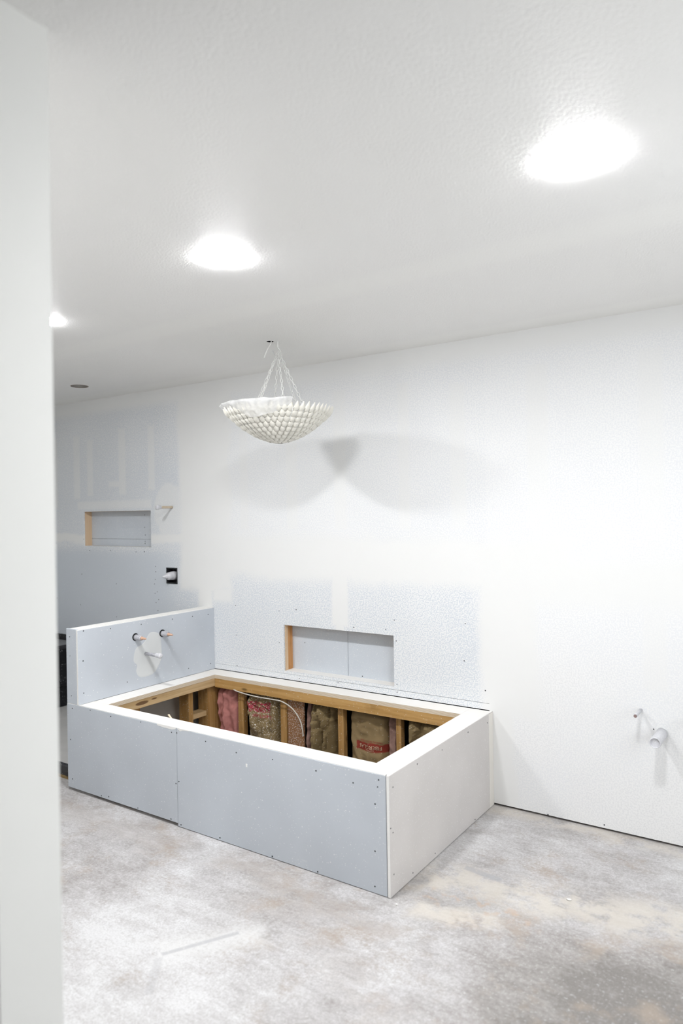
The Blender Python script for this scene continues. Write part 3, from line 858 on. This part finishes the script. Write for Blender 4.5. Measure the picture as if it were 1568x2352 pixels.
# ------------------------------------------------------------------ shower: raised base, liner, bench
sb = thing('shower_pan', 'low raised grey mortar shower floor left of the tub deck', 'shower floor', (-3.4, -.56, 0))
obj('mortar_bed', bx(XL, -L - .002, -1.118, -0.002, 0.0, 0.085, bev=0.004), MORTAR, sb)
bm = bmesh.new()
nx = 40
prev = None
for i in range(nx + 1):
    x = XL + (-L - .003 - XL) * i / nx
    w_ = 0.003 * noise.noise(Vector((x * 6, 0, 0)))
    ring = [(-1.124 + w_, 0.022), (-1.128 + w_, 0.05), (-1.124 + w_, 0.082), (-1.117, 0.0885), (-1.09, 0.0875), (-1.09, 0.080), (-1.115, 0.078), (-1.115, 0.022)]
    vs = [bm.verts.new((x, a, b)) for a, b in ring]
    if prev:
        for k in range(8): bm.faces.new((prev[k], prev[(k + 1) % 8], vs[(k + 1) % 8], vs[k]))
    prev = vs
obj('curb_liner', bm, LINER, sb, label='black liner folded over the front edge')
obj('curb_wood', bx(XL, -L - .003, -1.1225, -1.1175, 0.0, 0.024), m_wood('wet_curb_wood', (0.20, 0.13, 0.05), (0.30, 0.21, 0.10), 0.1, 'x'), sb)
# bench
bn = thing('shower_bench', 'black liner covered bench against the far wall of the shower', 'bench', (-4.2, -.6, 0.085))
bm = bmesh.new()
prof = [(-4.0, 0.612), (-3.985, 0.604), (-3.975, 0.585), (-3.985, 0.45), (-3.975, 0.34), (-3.945, 0.315), (-3.940, 0.27), (-3.965, 0.25), (-3.955, 0.17), (-3.935, 0.087)]
n = 30; prev = None
for i in range(n + 1):
    y = -1.05 + 1.046 * i / n
    vs = [bm.verts.new((a + 0.008 * noise.noise(Vector((y * 5, b * 6, 0))), y, b)) for a, b in prof]
    vs.append(bm.verts.new((XL + .002, y, 0.087))); vs.append(bm.verts.new((XL + .002, y, 0.606)))
    if prev:
        m = len(vs)
        for k in range(m): bm.faces.new((prev[k], prev[(k + 1) % m], vs[(k + 1) % m], vs[k]))
    else: bm.faces.new(vs)
    prev = vs
bm.faces.new(prev)
obj('liner_skirt', bm, LINER, bn, smooth=False)
obj('bench_top', bx(XL + .003, -3.998, -1.05, -0.012, 0.612, 0.617, bev=0.002), LINERTOP, bn, label='dusty grey top of the bench')
obj('wall_liner', bx(XL + .003, -L - .004, -0.006, -0.001, 0.086, 0.664), LINER, wb, label='black liner strip below the wall board')

# shower arm and valve
t = thing('shower_arm_stub', 'dusty brass pipe stub with white cap beside the upper shower niche', 'pipe', (-2.747, 0, 1.83))
bm = bmesh.new(); profile(bm, (-2.747, .003, 1.83), (0, -1, 0), [(0, .0115), (.02, .0115), (.024, .010), (.13, .0105)], 14)
obj('pipe', bm, BRASS, t, smooth=True)
bm = bmesh.new(); profile(bm, (-2.747, -.118, 1.83), (0, -1, 0), [(0, .012), (.004, .0145), (.024, .015), (.028, .019), (.045, .019), (.050, .014)], 16)
obj('cap', bm, PVC, t, smooth=True)

t = thing('valve_box', 'black square valve box with white plastic valve below the shower niche', 'valve', (-2.76, 0, 1.27))
x0, x1, z0, z1 = VB_
bm = bmesh.new()
box(bm, x0 + .001, x1 - .001, 0.06, 0.064, z0 + .001, z1 - .001)
for a in ((x0 + .001, x0 + .004, z0 + .001, z1 - .001), (x1 - .004, x1 - .001, z0 + .001, z1 - .001)): box(bm, a[0], a[1], 0.0, 0.06, a[2], a[3])
for a in ((z0 + .001, z0 + .004), (z1 - .004, z1 - .001)): box(bm, x0 + .004, x1 - .004, 0.0, 0.06, a[0], a[1])
obj('box', bm, LINER, t)
bm = bmesh.new()
for (a, b, c, d) in ((x0 - .004, x1 + .004, z1 - .002, z1 + .004), (x0 - .004, x1 + .004, z0 - .004, z0 + .002), (x0 - .004, x0 + .002, z0, z1), (x1 - .002, x1 + .004, z0, z1)):
    box(bm, a, b, -0.003, 0.0, c, d)
obj('box_rim', bm, SCREW, t)
bm = bmesh.new(); profile(bm, (-2.765, .055, 1.270), (0, -1, -.02), [(0, .034), (.035, .036), (.06, .034), (.066, .031), (.070, .0315), (.095, .030), (.100, .027), (.103, .0175), (.125, .015), (.128, .010), (.145, .009), (.150, .005)], 22)
obj('valve_body', bm, PVC, t, smooth=True)

# plumbing stubs on the right part of the back wall
def stub(x, z, label):
    t = thing('supply_stub', label, 'pipe', (x, 0, z), 'supply stubs right of the tub')
    bm = bmesh.new(); profile(bm, (x, .003, z), (0, -1, 0), [(0, .0095), (.10, .0095), (.128, .0095), (.132, .009), (.134, .007)], 14)
    obj('pipe', bm, PVC, t, smooth=True)
    bm = bmesh.new(); profile(bm, (x, -.130, z), (0, -1, 0), [(0, .0085), (.0035, .0085), (.0038, .005)], 14)
    obj('pipe_end', bm, m_flat('rusty_pipe_end', (0.24, 0.17, 0.16), 0.7, var=0.3), t)
stub(0.835, 0.689, 'thin white pipe stub in the wall, up left of the fat drain stub')
stub(1.083, 0.676, 'thin white pipe stub at the far right picture edge')
t = thing('drain_stub', 'fat grey-white drain pipe stub sticking out of the wall between two thin pipes', 'pipe', (.94, 0, .585))
bm = bmesh.new()
profile(bm, (.94, .003, .585), (0, -1, 0), [(0, .0275), (.198, .0275), (.200, .0265), (.2005, .0235), (.190, .0232), (.189, .0228)], 28)
obj('pipe', bm, PVC, t, smooth=False)
for p in t.children[0].data.polygons: p.use_smooth = len(p.vertices) == 4
bm = bmesh.new(); profile(bm, (.94, .0, .585), (0, -1, 0), [(0, .029), (.010, .029), (.012, .0278)], 28)
obj('collar', bm, MUDM, t, smooth=False)

# debris on the floor
def crumb(x, y, s, mat, name, label, cat, el=1.0, z=0.0):
    bm = bmesh.new(); bmesh.ops.create_icosphere(bm, subdivisions=1, radius=1)
    for v in bm.verts:
        v.co = Vector((v.co.x * s * el, v.co.y * s, v.co.z * s * .45)) * (1 + .3 * noise.noise(v.co * 2 + Vector((x, y, 0))))
    mz = min(v.co.z for v in bm.verts)
    bmesh.ops.translate(bm, verts=bm.verts, vec=(x, y, z - mz))
    return tag(obj(name, bm, mat), label, cat)
crumb(0.045, -1.250, .006, WHITE_EDGE, 'gypsum_crumb', 'small white gypsum crumb at the front right corner of the tub deck', 'debris')
crumb(1.10 - .42, -0.80, .008, WHITE_EDGE, 'gypsum_crumb', 'white gypsum crumb on the swept band of the concrete floor', 'debris', 1.6)

# ------------------------------------------------------------------ ceiling lights
def ceiling_light(x, y, label):
    t = thing('ceiling_light', label, 'ceiling light', (x, y, HC), 'round ceiling lights')
    bm = bmesh.new(); profile(bm, (x, y, HC), (0, 0, -1), [(0, .104), (.0015, .104), (.002, .102), (.001, .100)], 40)
    obj('trim_ring', bm, LAMPWHITE, t, smooth=True)
    bm = bmesh.new()
    profile(bm, (x, y, HC), (0, 0, -1), [(.0005, .102), (.002, .104), (.004, .102), (.006, .092), (.008, .068), (.009, .035), (.0095, .001)], 40)
    obj('diffuser', bm, GLOW, t, smooth=True)
ceiling_light(1.064, -1.862, 'round lit ceiling light at the upper right, the nearest and largest')
ceiling_light(-0.344, -1.885, 'round lit ceiling light, middle of the three in the row')
ceiling_light(-1.76, -1.80, 'round lit ceiling light behind the edge of the foreground wall, leftmost of three')

t = thing('recessed_can', 'unlit round recessed can opening in the ceiling above the shower', 'ceiling light', (CAN[0], CAN[1], HC))
bm = bmesh.new(); profile(bm, (CAN[0], CAN[1], HC + .001), (0, 0, 1), [(0, .065), (.012, .0648), (.10, .060), (.11, .03)], 32)
for f in [f for f in bm.faces if len(f.verts) > 4 and f.calc_center_median().z < HC + .01]: bm.faces.remove(f)
obj('housing', bm, STEEL, t, smooth=True)
bm = bmesh.new(); torus(bm, (CAN[0], CAN[1], HC - .0005), .0665, .0022, 40, 6)
obj('rim', bm, m_flat('brown_cut_rim', (0.22, 0.16, 0.12), 0.8, var=0.3), t, smooth=True)
bm = bmesh.new(); profile(bm, (CAN[0] + .02, CAN[1] - .01, HC + .10), (0, 0, -1), [(0, .022), (.05, .022), (.055, .016), (.055, .012), (.01, .012)], 16)
obj('socket', bm, LAMPWHITE, t, smooth=True)

bm = bmesh.new(); profile(bm, (HOLE[0], HOLE[1], HC + .002), (0, 0, 1), [(0, .0215), (.05, .0215), (.051, .01)], 24)
for f in [f for f in bm.faces if len(f.verts) > 4 and f.calc_center_median().z < HC + .01]: bm.faces.remove(f)
tag(obj('cable_hole', bm, BLACK), 'small dark hole in the ceiling above the chandelier', 'hole')
bm = bmesh.new(); tube(bm, bez([(-1.095, -.688, HC + .03), (-1.100, -.690, HC - .01), (-1.118, -.702, HC - .05), (-1.135, -.713, HC - .098)]), .0032, 8)
tag(obj('cable_stub', bm, LAMPWHITE, smooth=True), 'short white cable end hanging from the ceiling hole left of the hook', 'cable')
HX, HY = -1.064, -0.668
bm = bmesh.new(); tube(bm, bez([(HX, HY, HC + .002), (HX, HY, HC - .02), (HX - .001, HY, HC - .036)], 4), .0030, 8)
tube(bm, bez([(HX - .001, HY, HC - .034), (HX + .010, HY + .006, HC - .052), (HX + .014, HY + .009, HC - .062), (HX + .006, HY + .005, HC - .069), (HX - .001, HY, HC - .063)], 5), .0026, 8)
tag(obj('ceiling_hook', bm, LAMPWHITE, smooth=True), 'white metal ceiling hook carrying the chandelier chains', 'hook')

# ------------------------------------------------------------------ chandelier
ch = thing('chandelier', 'cream bowl chandelier of overlapping pointed petals hung on chains over the tub', 'chandelier', (HX, HY, 2.195))
BZ = 2.197
def bowl(r): return BZ + 0.178 * (r / 0.335) ** 2
TOP = Vector((HX + .003, HY + .001, HC - .0705))
# links
def chain(a, b, n, bm):
    a = Vector(a); b = Vector(b); d = (b - a) / n; dn = d.normalized()
    s1, s2 = frame_of(dn)
    for i in range(n):
        c = a + d * (i + .5)
        s = s1 if i % 2 else s2
        nr = dn.cross(s).normalized()
        R1, R2 = d.length * 0.62, 0.0068
        k = 10; rings = []
        for q in range(k):
            t_ = 2 * PI * q / k
            p = c + dn * math.cos(t_) * R1 + s * math.sin(t_) * R2
            o = (dn * math.cos(t_) * R2 + s * math.sin(t_) * R1).normalized()
            rings.append([bm.verts.new(p + (o * math.cos(2 * PI * m / 4) + nr * math.sin(2 * PI * m / 4)) * .0019) for m in range(4)])
        for q in range(k):
            for m in range(4):
                bm.faces.new((rings[q][m], rings[(q + 1) % k][m], rings[(q + 1) % k][(m + 1) % 4], rings[q][(m + 1) % 4]))
RR = 0.165
for k in range(6):
    t_ = 2 * PI * k / 6 + 0.35
    bm = bmesh.new()
    off = Vector((math.cos(t_) * .006, math.sin(t_) * .006, 0))
    chain(TOP + off, (HX + RR * math.cos(t_), HY + RR * math.sin(t_), 2.392), 14, bm)
    obj('chain', bm, LAMPWHITE, ch, smooth=True)
bm = bmesh.new(); torus(bm, TOP + Vector((0, 0, .002)), .0085, .0018, 16, 6, (0.3, 1, 0)); obj('top_ring', bm, LAMPWHITE, ch, smooth=True)
# loose s-hook beside the chains
bm = bmesh.new(); tube(bm, bez([(HX - .028, HY - .018, HC - .056), (HX - .018, HY - .012, HC - .076), (HX - .008, HY - .006, HC - .092)], 5), .0026, 8)
tube(bm, [(HX - .008, HY - .006, HC - .092), (HX + .001, HY, HC - .083)], .0022, 6)
obj('s_hook', bm, m_flat('grey_hook', (0.5, 0.5, 0.5), 0.5, var=0.1), ch, smooth=True)
# frame: rings and ribs
rings_ = [(.045, 8), (.082, 14), (.118, 20), (.153, 26), (.187, 32), (.221, 38), (.254, 44), (.285, 50), (.313, 56)]
bm = bmesh.new()
for r, n in rings_: torus(bm, (HX, HY, bowl(r) + .012), r, .0022, 40, 5)
for k in range(10):
    t_ = 2 * PI * k / 10
    tube(bm, [(HX + r * math.cos(t_), HY + r * math.sin(t_), bowl(r) + .013) for r in (.01, .045, .082, .118, .153, .187, .221, .254, .285, .313)], .0022, 5)
torus(bm, (HX, HY, 2.392), RR, .003, 40, 5)
for k in range(6):
    t_ = 2 * PI * k / 6 + 0.35
    tube(bm, [(HX + RR * math.cos(t_), HY + RR * math.sin(t_), 2.392), (HX + .30 * math.cos(t_), HY + .30 * math.sin(t_), bowl(.30) + .012)], .002, 5)
obj('frame', bm, LAMPWHITE, ch, smooth=True)
bm = bmesh.new(); profile(bm, (HX, HY, BZ + .02), (0, 0, 1), [(0, .016), (.02, .02), (.10, .02), (.105, .012)], 14)
for k in range(3):
    t_ = 2 * PI * k / 3
    profile(bm, (HX + .02 * math.cos(t_), HY + .02 * math.sin(t_), BZ + .09), (math.cos(t_), math.sin(t_), .3), [(0, .007), (.06, .007), (.062, .014), (.10, .014)], 10)
obj('socket_cluster', bm, LAMPWHITE, ch, smooth=True)
# petal, pointing along +X (outward) from its root, curling up at the tip
def petal_mesh():
    pl, pw = 0.068, 0.0180
    vs, fs = [], []
    N, M = 8, 2
    for i in range(N + 1):
        s = i / N
        wd = pw * (0.62 + 0.38 * math.sin(PI * min(s / 0.42, 1) / 2)) * (1 if s < 0.42 else max(0.02, 1 - ((s - 0.42) / 0.58) ** 1.35))
        for j in range(-M, M + 1):
            q = j / M
            z = 0.014 * s ** 2.2 - 0.008 * (1 - q * q) * (0.3 + 0.7 * math.sin(PI * min(1, s * 1.05)))
            vs.append((s * pl, q * wd, z))
    K = 2 * M + 1
    for i in range(N):
        for j in range(K - 1):
            a = i * K + j
            fs.append((a, a + K, a + K + 1, a + 1))
    me = bpy.data.meshes.new('petal'); me.from_pydata(vs, [], fs); me.materials.append(PETAL)
    bm = bmesh.new(); bm.from_mesh(me)
    bmesh.ops.solidify(bm, geom=bm.faces[:], thickness=0.0012)
    bm.to_mesh(me); bm.free()
    for p in me.polygons: p.use_smooth = True
    return me
PM = petal_mesh()
chl = ch.location
for ri, (r, n) in enumerate(rings_):
    slope = math.atan2(2 * 0.178 * r / 0.335 ** 2, 1)
    for k in range(n):
        t_ = 2 * PI * (k + 0.5 * (ri % 2)) / n
        o = bpy.data.objects.new('petal', PM)
        C.objects.link(o); o.parent = ch
        pitch = -(slope * 0.95 + 0.26 - 0.035 * ri + random.uniform(-.06, .06))
        # root slightly inside the ring, tip lifted away from the bowl and upward
        o.rotation_euler = (random.uniform(-.08, .08), pitch + 0.55 * (1 if False else 0), t_)
        rr = r - 0.022
        o.location = Vector((HX + rr * math.cos(t_), HY + rr * math.sin(t_), bowl(r) - 0.006)) - chl
# plastic film over the left front part of the rim
vs, fs = [], []
NX, NY = 40, 14
for i in range(NX + 1):
    t_ = math.radians(150 + 172 * i / NX)
    for j in range(NY + 1):
        s = j / NY
        edge = 0.06 * noise.noise(Vector((t_ * 3, 2, 0)))
        r = 0.20 + 0.155 * math.sin(min(1, s * 1.5) * PI / 2) - max(0, s - .62) * (0.16 + edge)
        sag = 0.5 + 0.9 * math.exp(-((math.degrees(t_) - 285) / 30) ** 2)
        z = 2.402 + 0.014 * math.sin(s * PI) - max(0, s - .55) * (0.13 * sag + edge) + 0.012 * noise.noise(Vector((t_ * 5, s * 4, 1)))
        r += 0.012 * noise.noise(Vector((t_ * 8, s * 3, 5)))
        vs.append((HX + r * math.cos(t_), HY + r * math.sin(t_), z))
for i in range(NX):
    for j in range(NY):
        a = i * (NY + 1) + j
        fs.append((a, a + 1, a + NY + 2, a + NY + 1))
tag(obj('plastic_film', (vs, fs), FILM, smooth=True), 'clear protective plastic film draped over the left rim of the chandelier', 'film')
